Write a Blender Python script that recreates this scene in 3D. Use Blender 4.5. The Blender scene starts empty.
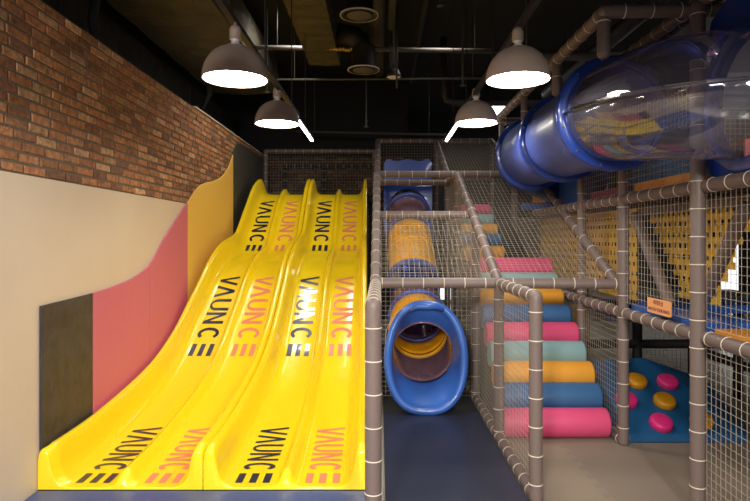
import bpy, bmesh, math, random
from mathutils import Vector, Matrix
random.seed(7)
PI = math.pi
F, CX, CY, CZ = 575.0, 380.0, 238.0, 1.6
SC = bpy.context.scene
COL = SC.collection

# ------------------------------------------------------------------ materials
def mat(name, col, rough=.5, metal=0, spec=.5, coat=0, emit=0, bump=0, bscale=40, var=0, vscale=6, ecol=None):
    m = bpy.data.materials.new(name); m.use_nodes = True
    nt = m.node_tree; b = nt.nodes['Principled BSDF']
    b.inputs['Base Color'].default_value = (*col, 1)
    b.inputs['Roughness'].default_value = rough
    b.inputs['Metallic'].default_value = metal
    b.inputs['Specular IOR Level'].default_value = spec
    b.inputs['Coat Weight'].default_value = coat
    b.inputs['Coat Roughness'].default_value = .05
    if emit:
        b.inputs['Emission Color'].default_value = (*(ecol or col), 1)
        b.inputs['Emission Strength'].default_value = emit
    if bump or var:
        tc = nt.nodes.new('ShaderNodeTexCoord')
    if bump:
        n = nt.nodes.new('ShaderNodeTexNoise'); n.inputs['Scale'].default_value = bscale; n.inputs['Detail'].default_value = 4
        bp = nt.nodes.new('ShaderNodeBump'); bp.inputs['Strength'].default_value = bump; bp.inputs['Distance'].default_value = .02
        nt.links.new(tc.outputs['Object'], n.inputs['Vector']); nt.links.new(n.outputs['Fac'], bp.inputs['Height'])
        nt.links.new(bp.outputs['Normal'], b.inputs['Normal'])
    if var:
        n = nt.nodes.new('ShaderNodeTexNoise'); n.inputs['Scale'].default_value = vscale; n.inputs['Detail'].default_value = 5
        r = nt.nodes.new('ShaderNodeMapRange'); r.inputs['From Min'].default_value = .3; r.inputs['From Max'].default_value = .7
        r.inputs['To Min'].default_value = 1 - var; r.inputs['To Max'].default_value = 1 + var
        mx = nt.nodes.new('ShaderNodeVectorMath'); mx.operation = 'SCALE'
        mx.inputs[0].default_value = col
        nt.links.new(tc.outputs['Object'], n.inputs['Vector']); nt.links.new(n.outputs['Fac'], r.inputs['Value'])
        nt.links.new(r.outputs['Result'], mx.inputs['Scale']); nt.links.new(mx.outputs['Vector'], b.inputs['Base Color'])
    return m

def clear_mat(name, tint, gl=.12, rough=.06, dif=None, dw=0):
    m = bpy.data.materials.new(name); m.use_nodes = True
    nt = m.node_tree; nt.nodes.clear()
    o = nt.nodes.new('ShaderNodeOutputMaterial')
    t = nt.nodes.new('ShaderNodeBsdfTransparent'); t.inputs['Color'].default_value = (*tint, 1)
    g = nt.nodes.new('ShaderNodeBsdfGlossy'); g.inputs['Roughness'].default_value = rough; g.inputs['Color'].default_value = (.9, .92, 1, 1)
    lw = nt.nodes.new('ShaderNodeFresnel'); lw.inputs['IOR'].default_value = 1.4
    mr = nt.nodes.new('ShaderNodeMath'); mr.operation = 'ADD'; mr.inputs[1].default_value = gl
    mx = nt.nodes.new('ShaderNodeMixShader')
    nt.links.new(lw.outputs[0], mr.inputs[0]); nt.links.new(mr.outputs[0], mx.inputs[0])
    base = t
    if dif:
        d = nt.nodes.new('ShaderNodeBsdfDiffuse'); d.inputs['Color'].default_value = (*dif, 1)
        base = nt.nodes.new('ShaderNodeMixShader'); base.inputs[0].default_value = dw
        nt.links.new(t.outputs[0], base.inputs[1]); nt.links.new(d.outputs[0], base.inputs[2])
    nt.links.new(base.outputs[0], mx.inputs[1]); nt.links.new(g.outputs[0], mx.inputs[2]); nt.links.new(mx.outputs[0], o.inputs['Surface'])
    return m

def brick_mat(name, gain=1.0):
    m = bpy.data.materials.new(name); m.use_nodes = True
    nt = m.node_tree; b = nt.nodes['Principled BSDF']; b.inputs['Roughness'].default_value = .85
    a = nt.nodes.new('ShaderNodeAttribute'); a.attribute_name = 'brickcol'
    tc = nt.nodes.new('ShaderNodeTexCoord')
    n = nt.nodes.new('ShaderNodeTexNoise'); n.inputs['Scale'].default_value = 22; n.inputs['Detail'].default_value = 6; n.inputs['Roughness'].default_value = .65
    r = nt.nodes.new('ShaderNodeMapRange'); r.inputs['From Min'].default_value = .3; r.inputs['From Max'].default_value = .72
    r.inputs['To Min'].default_value = .5 * gain; r.inputs['To Max'].default_value = 1.5 * gain
    s = nt.nodes.new('ShaderNodeVectorMath'); s.operation = 'SCALE'
    nt.links.new(tc.outputs['Object'], n.inputs['Vector']); nt.links.new(n.outputs['Fac'], r.inputs['Value'])
    nt.links.new(a.outputs['Color'], s.inputs[0]); nt.links.new(r.outputs['Result'], s.inputs['Scale'])
    nt.links.new(s.outputs['Vector'], b.inputs['Base Color'])
    n2 = nt.nodes.new('ShaderNodeTexNoise'); n2.inputs['Scale'].default_value = 45; n2.inputs['Detail'].default_value = 5
    bp = nt.nodes.new('ShaderNodeBump'); bp.inputs['Strength'].default_value = .8; bp.inputs['Distance'].default_value = .01
    nt.links.new(tc.outputs['Object'], n2.inputs['Vector']); nt.links.new(n2.outputs['Fac'], bp.inputs['Height']); nt.links.new(bp.outputs['Normal'], b.inputs['Normal'])
    return m

M = dict(
    yellow=mat('yellow_plastic', (1.0, .73, .012), .24, spec=.5, coat=.5),
    navy_ink=mat('navy_ink', (.012, .016, .06), .3, coat=.5),
    pink_ink=mat('pink_ink', (.86, .27, .15), .3, coat=.5),
    cream=mat('cream_panel', (.70, .59, .46), .4, var=.04, vscale=1.5),
    mortar=mat('mortar', (.17, .135, .10), .95, bump=.5, bscale=60),
    brick=brick_mat('brick'),
    trim=mat('metal_trim', (.6, .58, .55), .4),
    pink_pad=mat('pink_vinyl', (.62, .14, .225), .42, bump=.08, bscale=14),
    yel_pad=mat('yellow_vinyl', (.86, .55, .11), .42, bump=.08, bscale=14),
    dark_pad=mat('charcoal_vinyl', (.040, .036, .042), .45, bump=.25, bscale=12, var=.35, vscale=9),
    dark_pad2=mat('slate_vinyl', (.055, .055, .045), .5, bump=.1, bscale=14),
    pipe=mat('taupe_foam_sleeve', (.175, .132, .122), .46, bump=.06, bscale=50),
    tie=mat('cream_tie', (.72, .66, .56), .6),
    net=mat('cream_net', (.44, .385, .31), .8),
    netd=mat('grey_net', (.42, .40, .36), .7),
    navy_mat=mat('navy_vinyl', (.019, .024, .050), .4, bump=.05, bscale=9),
    blue_mat=mat('blue_vinyl', (.05, .085, .24), .4, bump=.05, bscale=9),
    floor=mat('polished_floor', (.42, .40, .37), .18, var=.06, vscale=2),
    foam_a=mat('taupe_foam', (.27, .215, .165), .7, bump=.15, bscale=120, var=.08, vscale=1.2),
    foam_b=mat('grey_foam', (.235, .19, .15), .7, bump=.15, bscale=120, var=.08, vscale=1.2),
    black=mat('black_paint', (.012, .012, .013), .7),
    ceil=mat('black_ceiling', (.012, .012, .012), .9),
    darkw=mat('dark_wall', (.02, .02, .021), .8, bump=.3, bscale=6),
    farw=mat('far_wall', (.28, .26, .24), .8),
    shade=mat('grey_brown_enamel', (.42, .325, .28), .42),
    white=mat('white_porcelain', (.8, .8, .78), .3),
    lamp=mat('lamp_glow', (1, .93, .82), .5, emit=46),
    led=mat('led_glow', (1, .95, .88), .5, emit=14),
    winglow=mat('window_glow', (.95, .98, 1), .5, emit=1.1),
    olive=mat('olive_insulation', (.055, .047, .031), .6, bump=1.0, bscale=7, var=.3, vscale=4),
    ductdark=mat('dark_insulation', (.028, .026, .024), .5, bump=.8, bscale=6, var=.3, vscale=5),
    steel=mat('dark_steel', (.022, .02, .019), .6),
    steel2=mat('grey_steel', (.085, .075, .065), .55),
    gold=mat('gold_tape', (.8, .5, .1), .4),
    blue=mat('blue_plastic', (.010, .045, .30), .28, coat=.4),
    blue_l=mat('bright_blue_plastic', (.035, .13, .50), .32, coat=.3),
    blue_m=mat('mid_blue_plastic', (.06, .10, .40), .42, coat=.15),
    tubeyel=mat('tube_yellow', (.92, .43, .004), .35, coat=.2),
    clear=clear_mat('smoky_clear', (.68, .68, .86), .12, dif=(.40,.38,.50), dw=.13),
    clear2=clear_mat('violet_clear', (.55, .40, .50), .05, dif=(.36,.21,.27), dw=.5),
    f_pink=mat('pink_foam', (.68, .075, .20), .5, bump=.05), f_blue=mat('blue_foam', (.035, .12, .29), .5, bump=.05),
    f_org=mat('orange_foam', (.74, .33, .035), .5, bump=.05), f_teal=mat('teal_foam', (.25, .43, .46), .5, bump=.05),
    climb=mat('climb_blue', (.010, .095, .25), .5, bump=.1, bscale=8),
    hold_p=mat('hold_pink', (.75, .03, .22), .35), hold_o=mat('hold_orange', (.70, .32, .01), .4),
    belt=mat('yellow_belt', (.72, .42, .02), .6, var=.12, vscale=10),
    plum=mat('plum_pad', (.27, .04, .15), .5), orange=mat('orange_pad', (.72, .30, .05), .5),
    sign=mat('orange_sign', (.90, .42, .17), .4), foil=mat('silver_foil', (.55,.55,.55), .3, metal=.7, bump=.8, bscale=9), signink=mat('sign_ink', (.12, .03, .08), .5),
    sky=mat('pale_blue_pad', (.08, .26, .55), .5),
    lightpad=mat('pale_pad', (.55, .60, .58), .5), coral=mat('coral', (.8, .2, .15), .5),
)

# ------------------------------------------------------------------ helpers
def obj(name, bm, m, parent=None, smooth=False, solid=0, bevel=0):
    bmesh.ops.recalc_face_normals(bm, faces=bm.faces)
    me = bpy.data.meshes.new(name); bm.to_mesh(me); bm.free()
    for x in (m if isinstance(m, (list, tuple)) else [m]): me.materials.append(x)
    o = bpy.data.objects.new(name, me); COL.objects.link(o)
    if smooth:
        for p in me.polygons: p.use_smooth = True
    if solid:
        s = o.modifiers.new('solid', 'SOLIDIFY'); s.thickness = solid; s.offset = 0
    if bevel:
        s = o.modifiers.new('bevel', 'BEVEL'); s.width = bevel; s.segments = 3; s.limit_method = 'ANGLE'
    if parent:
        o.parent = parent; o.matrix_parent_inverse = Matrix.Translation(-parent.location)
    return o
def tag(o, label, cat, group=None, kind=None):
    o['label'] = label; o['category'] = cat
    if group: o['group'] = group
    if kind: o['kind'] = kind
    return o
def thing(name, label, cat, loc, group=None):
    o = bpy.data.objects.new(name, None); o.location = loc; o.empty_display_size = .1
    COL.objects.link(o); return tag(o, label, cat, group)
def struct(name, bm, m, **k):
    o = obj(name, bm, m, **k)
    if not k.get('parent'): o['kind'] = 'structure'
    return o
def bx(bm, x0, x1, y0, y1, z0, z1, mi=0):
    v = [bm.verts.new(p) for p in ((x0,y0,z0),(x1,y0,z0),(x1,y1,z0),(x0,y1,z0),(x0,y0,z1),(x1,y0,z1),(x1,y1,z1),(x0,y1,z1))]
    for f in ((0,3,2,1),(4,5,6,7),(0,1,5,4),(1,2,6,5),(2,3,7,6),(3,0,4,7)):
        bm.faces.new([v[i] for i in f]).material_index = mi
    return v
def box(x0, x1, y0, y1, z0, z1):
    bm = bmesh.new(); bx(bm, x0, x1, y0, y1, z0, z1); return bm
def frame_of(d):
    d = d.normalized(); up = Vector((0, 0, 1)) if abs(d.z) < .95 else Vector((0, 1, 0))
    a = d.cross(up).normalized(); b = a.cross(d).normalized(); return a, b
def tube(bm, pts, rs, n=14, caps=True, mi=0, smooth=True, oval=None):
    pts = [Vector(p) for p in pts]
    if not isinstance(rs, (list, tuple)): rs = [rs] * len(pts)
    rings = []; pa = None
    for i, p in enumerate(pts):
        d = (pts[min(i+1, len(pts)-1)] - pts[max(i-1, 0)])
        a, b = frame_of(d)
        if pa is not None and a.dot(pa) < 0: a, b = -a, -b
        pa = a
        ox, oz = oval[i] if oval else (1, 1)
        rings.append([bm.verts.new(p + a*rs[i]*ox*math.cos(2*PI*k/n) + b*rs[i]*oz*math.sin(2*PI*k/n)) for k in range(n)])
    for i in range(len(rings)-1):
        for k in range(n):
            f = bm.faces.new((rings[i][k], rings[i][(k+1)%n], rings[i+1][(k+1)%n], rings[i+1][k])); f.material_index = mi; f.smooth = smooth
    if caps:
        for r in (rings[0], rings[-1]): bm.faces.new(r).material_index = mi
    return rings
def hoop(bm, c, d, r, w, n=16, mi=1):
    """a thin tie wound round a pipe"""
    c = Vector(c); d = Vector(d).normalized(); a, b = frame_of(d); R = []
    for s, rr in ((-w, r), (-w*.6, r+w*.8), (w*.6, r+w*.8), (w, r)):
        R.append([bm.verts.new(c + d*s + (a*math.cos(2*PI*k/n) + b*math.sin(2*PI*k/n))*rr) for k in range(n)])
    for i in range(3):
        for k in range(n):
            f = bm.faces.new((R[i][k], R[i][(k+1)%n], R[i+1][(k+1)%n], R[i+1][k])); f.material_index = mi; f.smooth = True
PR = .040
def pipe(parent, name, p0, p1, r=PR, step=.155, ties=True, m=None, label=None):
    bm = bmesh.new(); p0 = Vector(p0); p1 = Vector(p1); L = (p1-p0).length; d = (p1-p0)/L
    e = r*.5
    pts = [p0 - d*r*.9, p0 - d*r*.6, p0, p0 + d*.02] + [p1 - d*.02, p1, p1 + d*r*.6, p1 + d*r*.9]
    tube(bm, pts, [r*.45, r*.85, r, r, r, r, r*.85, r*.45], 16)
    if ties:
        n = max(1, int(L/step)); off = random.uniform(.2, .8)
        for i in range(n): hoop(bm, p0 + d*(L*(i+off)/n), d, r+.0005, .0032)
    o = obj(name, bm, [m or M['pipe'], M['tie']], parent)
    if label: o['label'] = label
    return o
def strand(bm, p0, p1, w=.002):
    d = (p1-p0).normalized(); a, b = frame_of(d)
    q = [(a+b)*w, (b-a)*w, (-a-b)*w, (a-b)*w]
    A = [bm.verts.new(p0+x) for x in q]; B = [bm.verts.new(p1+x) for x in q]
    for k in range(4): bm.faces.new((A[k], A[(k+1)%4], B[(k+1)%4], B[k]))
def net(corners, label, cell=.046, w=.00105, m=None, group=None):
    a, b, c, d = [Vector(p) for p in corners]      # a-b bottom, d-c top
    bm = bmesh.new()
    nu = max(1, round(((b-a).length + (c-d).length)/2/cell)); nv = max(1, round(((d-a).length + (c-b).length)/2/cell))
    for i in range(nu+1):
        t = i/nu; strand(bm, a.lerp(b, t), d.lerp(c, t), w)
    for j in range(nv+1):
        t = j/nv; strand(bm, a.lerp(d, t), b.lerp(c, t), w)
    o = obj('safety_net', bm, m or M['net'])
    return tag(o, label, 'net', group)
def lathe(bm, prof, c, n=32, mi=0):
    c = Vector(c); R = []
    for r, z in prof: R.append([bm.verts.new(c + Vector((r*math.cos(2*PI*k/n), r*math.sin(2*PI*k/n), z))) for k in range(n)])
    for i in range(len(R)-1):
        for k in range(n):
            f = bm.faces.new((R[i][k], R[i][(k+1)%n], R[i+1][(k+1)%n], R[i+1][k])); f.smooth = True; f.material_index = mi
    return R
def pchip(xs, ys):
    n = len(xs); h = [xs[i+1]-xs[i] for i in range(n-1)]; s = [(ys[i+1]-ys[i])/h[i] for i in range(n-1)]
    d = [s[0]] + [0 if s[i-1]*s[i] <= 0 else 2*s[i-1]*s[i]/(s[i-1]+s[i]) for i in range(1, n-1)] + [s[-1]]
    def f(x):
        x = min(max(x, xs[0]), xs[-1]); i = 0
        while i < n-2 and x > xs[i+1]: i += 1
        t = (x-xs[i])/h[i]
        return ((2*t**3-3*t*t+1)*ys[i] + (t**3-2*t*t+t)*h[i]*d[i] + (-2*t**3+3*t*t)*ys[i+1] + (t**3-t*t)*h[i]*d[i+1])
    return f
def prism_x(poly, x0, x1):
    """polygon in (y, z) pushed along x"""
    bm = bmesh.new()
    A = [bm.verts.new((x0, y, z)) for y, z in poly]; B = [bm.verts.new((x1, y, z)) for y, z in poly]
    bm.faces.new(A); bm.faces.new(B[::-1]); n = len(poly)
    for k in range(n): bm.faces.new((A[k], A[(k+1)%n], B[(k+1)%n], B[k]))
    return bm
def prism_y(poly, y0, y1):
    bm = bmesh.new()
    A = [bm.verts.new((x, y0, z)) for x, z in poly]; B = [bm.verts.new((x, y1, z)) for x, z in poly]
    bm.faces.new(A); bm.faces.new(B[::-1]); n = len(poly)
    for k in range(n): bm.faces.new((A[k], A[(k+1)%n], B[(k+1)%n], B[k]))
    return bm

# ------------------------------------------------------------------ room
XW = -2.124
struct('floor', box(-3.2, 9.5, -4.5, 14.5, -.1, 0), M['floor'])
struct('ceiling', box(-3.2, 9.5, -4.5, 14.5, 4.75, 4.85), M['ceil'])
struct('wall_front', box(-3.2, 9.5, -4.6, -4.5, 0, 4.75), M['farw'])
struct('wall_right', box(9.5, 9.6, -4.5, 14.5, 0, 4.75), M['farw'])
def brick_wall(name, plane, u0, u1, z0, z1, depthpos, gain, axis):
    bm = bmesh.new(); L = bm.loops.layers.float_color.new('brickcol')
    pal = [(.36,.155,.07),(.43,.20,.09),(.30,.13,.065),(.46,.235,.11),(.38,.17,.08),(.25,.12,.065),(.50,.30,.16),(.40,.20,.10),(.42,.19,.08)]
    H = .0655; W = .222; rows = int(round((z1-z0)/H)); H = (z1-z0)/rows
    def add(a0, a1, b0, b1, out, c):
        j = lambda: random.uniform(-.0025, .0025)
        if axis == 'x': P = lambda u, d, z: (depthpos + d, u, z)
        else: P = lambda u, d, z: (u, depthpos - d, z)
        q = [(a0+j(), b0+j()), (a1+j(), b0+j()), (a1+j(), b1+j()), (a0+j(), b1+j())]; e = .004
        fr = [bm.verts.new(P(u + (e if i in (0,3) else -e), out + j()*.6, z + (e if i < 2 else -e))) for i, (u, z) in enumerate(q)]
        bk = [bm.verts.new(P(u, -.004, z)) for u, z in q]
        fs = [bm.faces.new(fr)] + [bm.faces.new((fr[k], fr[(k+1)%4], bk[(k+1)%4], bk[k])) for k in range(4)]
        for f in fs:
            for l in f.loops: l[L] = (*c, 1)
    for r in range(rows):
        u = u0 - (W*.5 if r % 2 else 0) + random.uniform(-.02, .02)
        while u < u1:
            w = W*random.uniform(.93, 1.06)
            a0 = max(u, u0); a1 = min(u+w-.017, u1)
            if a1 - a0 > .03:
                c = random.choice(pal); g = random.uniform(.72, 1.2)*gain; c = tuple(min(1, x*g) for x in c)
                add(a0, a1, z0 + r*H + .004, z0 + (r+1)*H - .010, random.uniform(.004, .011), c)
            u += w
    return bm
wl = struct('wall_left', box(-2.75, XW, -4.5, 11.3, 0, 1.977), M['cream'])
bk = struct('wall_left_brick_backing', box(-2.4, XW-.012, -4.5, 10.6, 1.977, 3.1), M['mortar'], parent=wl)
bf = struct('brick_facing', brick_wall('b', 0, -.5, 10.6, 1.982, 3.098, XW-.012, 1.0, 'x'), M['brick'], parent=wl)
struct('trim_1', box(-2.42, XW+.012, 6.6, 10.6, 3.1, 3.115), M['trim'])
struct('wall_left_upper', box(-3.2, -3.14, -4.5, 14.5, 3.1, 4.75), M['darkw'])
wb = struct('wall_back', box(-3.14, .55, 11.32, 11.6, 0, 4.75), M['darkw'])
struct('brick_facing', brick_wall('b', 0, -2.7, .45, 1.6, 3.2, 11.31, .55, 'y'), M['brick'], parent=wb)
struct('wall_back_right', box(.55, 9.5, 14.4, 14.5, 0, 4.75), M['darkw'])
# far bright patches: floor reflection put in as a glowing pane, then a glazed opening
for i, (x0, x1, z0, z1) in enumerate(((1.5, 1.92, .06, .42), (8.5, 8.95, .06, 1.45))):
    w = struct('window_%d' % (i+1), box(x0, x1, 14.36, 14.4, z0, z1), M['winglow'])
    bm = bmesh.new()
    for a in (x0-.03, x1): bx(bm, a, a+.03, 14.33, 14.4, z0-.03, z1+.03)
    for a in (z0-.03, z1): bx(bm, x0, x1, 14.33, 14.4, a, a+.03)
    struct('window_frame', bm, M['black'], parent=w)

# ------------------------------------------------------------------ padded panels on the left wall
top = pchip([3.53, 4.22, 4.76, 5.23, 5.65, 6.30, 6.76, 7.39, 7.75, 8.13, 8.25, 8.45, 8.8, 10.4],
            [1.176, 1.196, 1.236, 1.336, 1.61, 1.985, 2.223, 2.345, 2.45, 2.675, 2.80, 2.97, 3.04, 3.04])
def wall_pad(y0, y1, m, label):
    n = max(4, int((y1-y0)/.06)); ys = [y0 + (y1-y0)*i/n for i in range(n+1)]
    poly = [(y0, .042)] + [(y, top(y)) for y in ys] + [(y1, .042)]
    tag(obj('wall_pad', prism_x(poly, XW+.002, XW+.02), m, bevel=.005), label, 'wall pad', None)
wall_pad(3.58, 4.215, M['dark_pad'], 'nearest charcoal vinyl pad on the cream wall at the slide foot')
wall_pad(4.22, 5.255, M['pink_pad'], 'low pink vinyl wall pad beside the charcoal one at the slide foot')
wall_pad(5.26, 6.295, M['pink_pad'], 'steeply rising pink vinyl wall pad next to the yellow pad')
wall_pad(6.30, 8.245, M['yel_pad'], 'tall mustard yellow vinyl wall pad with a wavy top edge')
wall_pad(8.25, 10.35, M['dark_pad2'], 'dark grey wall pad behind the top of the slide, reaching the brick top')

# ------------------------------------------------------------------ wave slides
bed = pchip([3.56, 4.0, 4.5, 5.15, 5.75, 6.25, 6.8, 7.25, 7.9, 8.4, 8.9, 9.2, 9.45],
            [.055, .068, .115, .22, .43, .76, 1.14, 1.30, 1.42, 1.78, 2.17, 2.29, 2.32])
XL = pchip([3.56, 3.585, 3.60, 5.75, 6.8, 7.9, 8.9, 9.45], [-2.122, -2.122, -2.101, -2.085, -2.02, -2.015, -1.975, -1.94])
XC = pchip([3.56, 5.75, 6.8, 9.45], [-1.096, -1.105, -1.09, -1.11])
XR = pchip([3.56, 9.45], [-.077, -.21])
prof = [(0,-9),(0,.2),(.006,.235),(.02,.25),(.045,.25),(.06,.235),(.072,.2),(.085,.12),(.105,.055),(.135,.016),(.18,0),(.3,0),(.43,0),
        (.46,.012),(.478,.045),(.493,.08),(.515,.092),(.537,.08),(.552,.045),(.57,.012),(.60,0),(.73,0),(.85,0),(.895,.016),(.925,.055),(.945,.12),(.958,.2),
        (.97,.235),(.985,.25),(1.01,.25),(1.024,.235),(1.03,.2),(1.03,-9)]
Z0 = .042
def make_slide(label, A, B):
    t = thing('wave_slide', label, 'slide', ((A(3.56)+B(3.56))/2, 3.56, Z0))
    bm = bmesh.new(); ys = [3.56, 3.565, 3.58, 3.61, 3.65] + [3.65 + 5.75*i/110 for i in range(1, 111)] + [9.43, 9.45]
    R = []; D = []
    for i, y in enumerate(ys):
        a, b = A(y)+.003, B(y)-.003; s = (b-a)/1.03
        q = min(1, .86 + .14*math.sqrt(max(0, min(1, (y-3.56)/.07)))) * min(1, .35 + .65*math.sqrt(max(0, min(1, (9.45-y)/.16))))
        q2 = min(1, math.sqrt(max(.05, min(1, (y-3.56)/.05))))
        zb = bed(y) + (-.008 if i == 0 else 0); base = max(Z0, zb - .12)
        row = []
        for u, h in prof:
            if h == -9: z = base
            else: z = zb + h*(q if h > .1 or u < .2 or u > .83 else q*q2)
            row.append(bm.verts.new((a + u*s, y, z)))
        R.append(row)
        D.append([bm.verts.new((a + u*s, y, base)) for u, h in prof[1:-1]])
    n = len(prof)
    for i in range(len(R)-1):
        for k in range(n-1):
            bm.faces.new((R[i][k], R[i][k+1], R[i+1][k+1], R[i+1][k]))
        bm.faces.new((R[i][0], R[i+1][0], R[i+1][-1], R[i][-1]))
    for i in (0, len(R)-1):
        full = [R[i][0]] + D[i] + [R[i][-1]]
        for k in range(n-1):
            vs = [R[i][k], R[i][k+1], full[k+1], full[k]]; u = []
            for v in vs:
                if all((v.co - w.co).length > 1e-6 for w in u): u.append(v)
            if len(u) > 2: bm.faces.new(u)
    bmesh.ops.remove_doubles(bm, verts=bm.verts, dist=1e-5)
    o = obj('slide_chute', bm, M['yellow'], t, smooth=True)
    es = o.modifiers.new('edge', 'EDGE_SPLIT'); es.split_angle = math.radians(55)
    return t
# lettering: strokes as quads in (s along reading, t across)
def strokes():
    Q = []
    w = .033
    def line(s0, t0, s1, t1, hw=w/2):   # mostly across t
        Q.append(((s0-hw, t0), (s0+hw, t0), (s1+hw, t1), (s1-hw, t1)))
    line(.072, 0, .012, 1); line(.072, 0, .132, 1)            # V
    line(.165, 0, .225, 1); line(.285, 0, .225, 1)            # A
    line(.338, .35, .338, 1); line(.442, .35, .442, 1)        # U
    for k in range(10):
        a0, a1 = PI*k/10, PI*(k+1)/10
        def P(a, ro): return (.39 - math.cos(a)*(.052+ro*w/2), .35 - math.sin(a)*(.35 - (0 if ro > 0 else .1)))
        Q.append((P(a0,1), P(a0,-1), P(a1,-1), P(a1,1)))
    line(.498, 0, .498, 1); line(.602, 0, .602, 1); line(.602, 0, .498, 1, .016)   # N
    for k in range(20):                                         # C, open towards the reading direction
        a0, a1 = math.radians(44+ 272*k/20), math.radians(44 + 272*(k+1)/20)
        def P(a, ro): return (.728 + math.cos(a)*(.068 if ro > 0 else .036)*1.0, .5 + math.sin(a)*(.5 if ro > 0 else .34))
        Q.append((P(a0,1), P(a0,-1), P(a1,-1), P(a1,1)))
    for c in (.1, .5, .9): Q.append(((.845, c-.105), (1, c-.105), (1, c+.105), (.845, c+.105)))   # three-bar E
    return Q
STK = strokes()
def lettering(parent, A, B, uc, ytop, ybot, m, width=.24):
    bm = bmesh.new()
    def W(s, t):
        y = ytop + (ybot-ytop)*s; a, b = A(y), B(y); sc = (b-a)/1.03
        return (a + (uc + (t-.5)*width)*sc, y, bed(y) + .0035)
    for q in STK:
        ns = max(1, int(abs(max(p[0] for p in q)-min(p[0] for p in q))*(ytop-ybot)/.03)); nt_ = 3
        g = [[None]*(nt_+1) for _ in range(ns+1)]
        for i in range(ns+1):
            for j in range(nt_+1):
                a, b = i/ns, j/nt_
                s = (q[0][0]*(1-a)+q[1][0]*a)*(1-b) + (q[3][0]*(1-a)+q[2][0]*a)*b
                t_ = (q[0][1]*(1-a)+q[1][1]*a)*(1-b) + (q[3][1]*(1-a)+q[2][1]*a)*b
                g[i][j] = bm.verts.new(W(s, t_))
        for i in range(ns):
            for j in range(nt_): bm.faces.new((g[i][j], g[i+1][j], g[i+1][j+1], g[i][j+1]))
    o = obj('lettering', bm, m, parent, smooth=True)
    o['label'] = 'dark navy printed lettering' if m is M['navy_ink'] else 'salmon pink printed lettering'
TXT = ((4.50, 3.62), (6.8, 5.73), (8.9, 7.9))
for lab, A, B in (('yellow twin-lane wave slide against the wall pads, left of the pair', XL, XC),
                  ('yellow twin-lane wave slide beside the padded post, right of the pair', XC, XR)):
    s = make_slide(lab, A, B)
    first = A is XL
    for k, (y1, y0) in enumerate(TXT):
        wd = .218 if k == 0 else .235; du = (0, -.006, -.006)[k] if first else -.004
        lettering(s, A, B, .298 + du, y1, y0, M['navy_ink'], wd); lettering(s, A, B, .742 + du*.3, y1, y0, M['pink_ink'], wd)

# ------------------------------------------------------------------ mats
bm = box(XW+.004, -.075, 1.2, 3.555, 0, .04)
tag(obj('landing_mat', bm, M['blue_mat'], bevel=.008), 'blue landing mat on the floor in front of the two yellow slides', 'mat')
bm = box(XW+.004, -.08, 3.56, 9.6, 0, .04)
tag(obj('landing_mat', bm, M['black']), 'dark underlay mat beneath the yellow slides', 'mat')
tag(obj('landing_mat', box(.03, .885, 1.2, 5.13, 0, .045), M['navy_mat'], bevel=.008), 'dark navy landing mat on the floor in front of the tube slide mouth', 'mat')
tag(obj('underlay_mat', box(.03, .885, 5.14, 8.6, 0, .04), M['black']), 'black underlay on the floor beneath the tube slide', 'mat')
ys_ = [4.9 + 4.5*i/60 for i in range(61)]
tag(obj('skirt_board', prism_x([(4.9, .045)] + [(y, max(.06, bed(y)-.14)) for y in ys_] + [(9.4, .045)], -.20, -.185), M['black']), 'black skirt board below the right edge of the right yellow slide', 'skirt board')
def jig(y0, y1, xs, side):
    pts = []; y = y0; k = 0
    while y < y1 - 1e-6:
        pts += [(xs + (.0 if k % 2 else .045), y), (xs + (.0 if k % 2 else .045), min(y+.07, y1))]; y += .07; k += 1
    return pts
J = jig(1.2, 5.4, 1.375, 0)
def flat(poly, z0, z1):
    bm = bmesh.new(); A = [bm.verts.new((x, y, z0)) for x, y in poly]; B = [bm.verts.new((x, y, z1)) for x, y in poly]
    bm.faces.new(A[::-1]); bm.faces.new(B); n = len(poly)
    for k in range(n): bm.faces.new((A[k], A[(k+1)%n], B[(k+1)%n], B[k]))
    return bm
tag(obj('foam_mat', flat([(.985, 1.2)] + J + [(.985, 5.4)], 0, .012), M['foam_a']), 'taupe interlocking foam floor mat beside the netted rail, left of the jigsaw seam', 'mat')
tag(obj('foam_mat', flat(J + [(4.6, 5.4), (4.6, 1.2)], 0, .012), M['foam_b']), 'wide grey-brown foam floor mat before the blue climbing ramp, right of the seam', 'mat')

# ------------------------------------------------------------------ pipe frames
XA, XB, XG = -.035, .937, 1.87
fr = thing('play_frame', 'taupe padded pipe frame with white ties carrying the tube slide and roller stairs', 'play frame', (XB, 4.5, 0))
P = lambda n, a, b, **k: pipe(fr, n, a, b, **k)
# profile: low rail, climbing brace, upper rail, second brace, top
LOW = 1.245
for X, yf in ((XA, 3.0), (XB, 3.46)):
    P('post', (X, yf, .04), (X, yf, LOW), r=.0405 if X == XB else .0435)
    P('rail', (X, yf, LOW), (X, 4.53, LOW))
for X in (XA, XB, XG):
    P('brace', (X, 4.53, LOW), (X, 6.93, 2.37), step=.22)
    P('rail', (X, 6.93, 2.37), (X, 8.0, 2.37))
    P('brace', (X, 8.0, 2.50), (X, 9.65, 3.23), step=.3)
    P('post', (X, 8.0, .04), (X, 8.0, 2.5))
    P('post', (X, 9.65, .04), (X, 9.65, 3.23))
P('post', (XB, 4.53, .04), (XB, 4.53, LOW)); P('post', (XB, 5.64, .04), (XB, 5.64, 1.76))
P('post', (XB, 6.93, .04), (XB, 6.93, 2.37))
P('ground_rail', (XB, 3.46, .04), (XB, 8.0, .04)); P('ground_rail', (XG, 4.42, .04), (XG, 8.0, .04))
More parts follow.
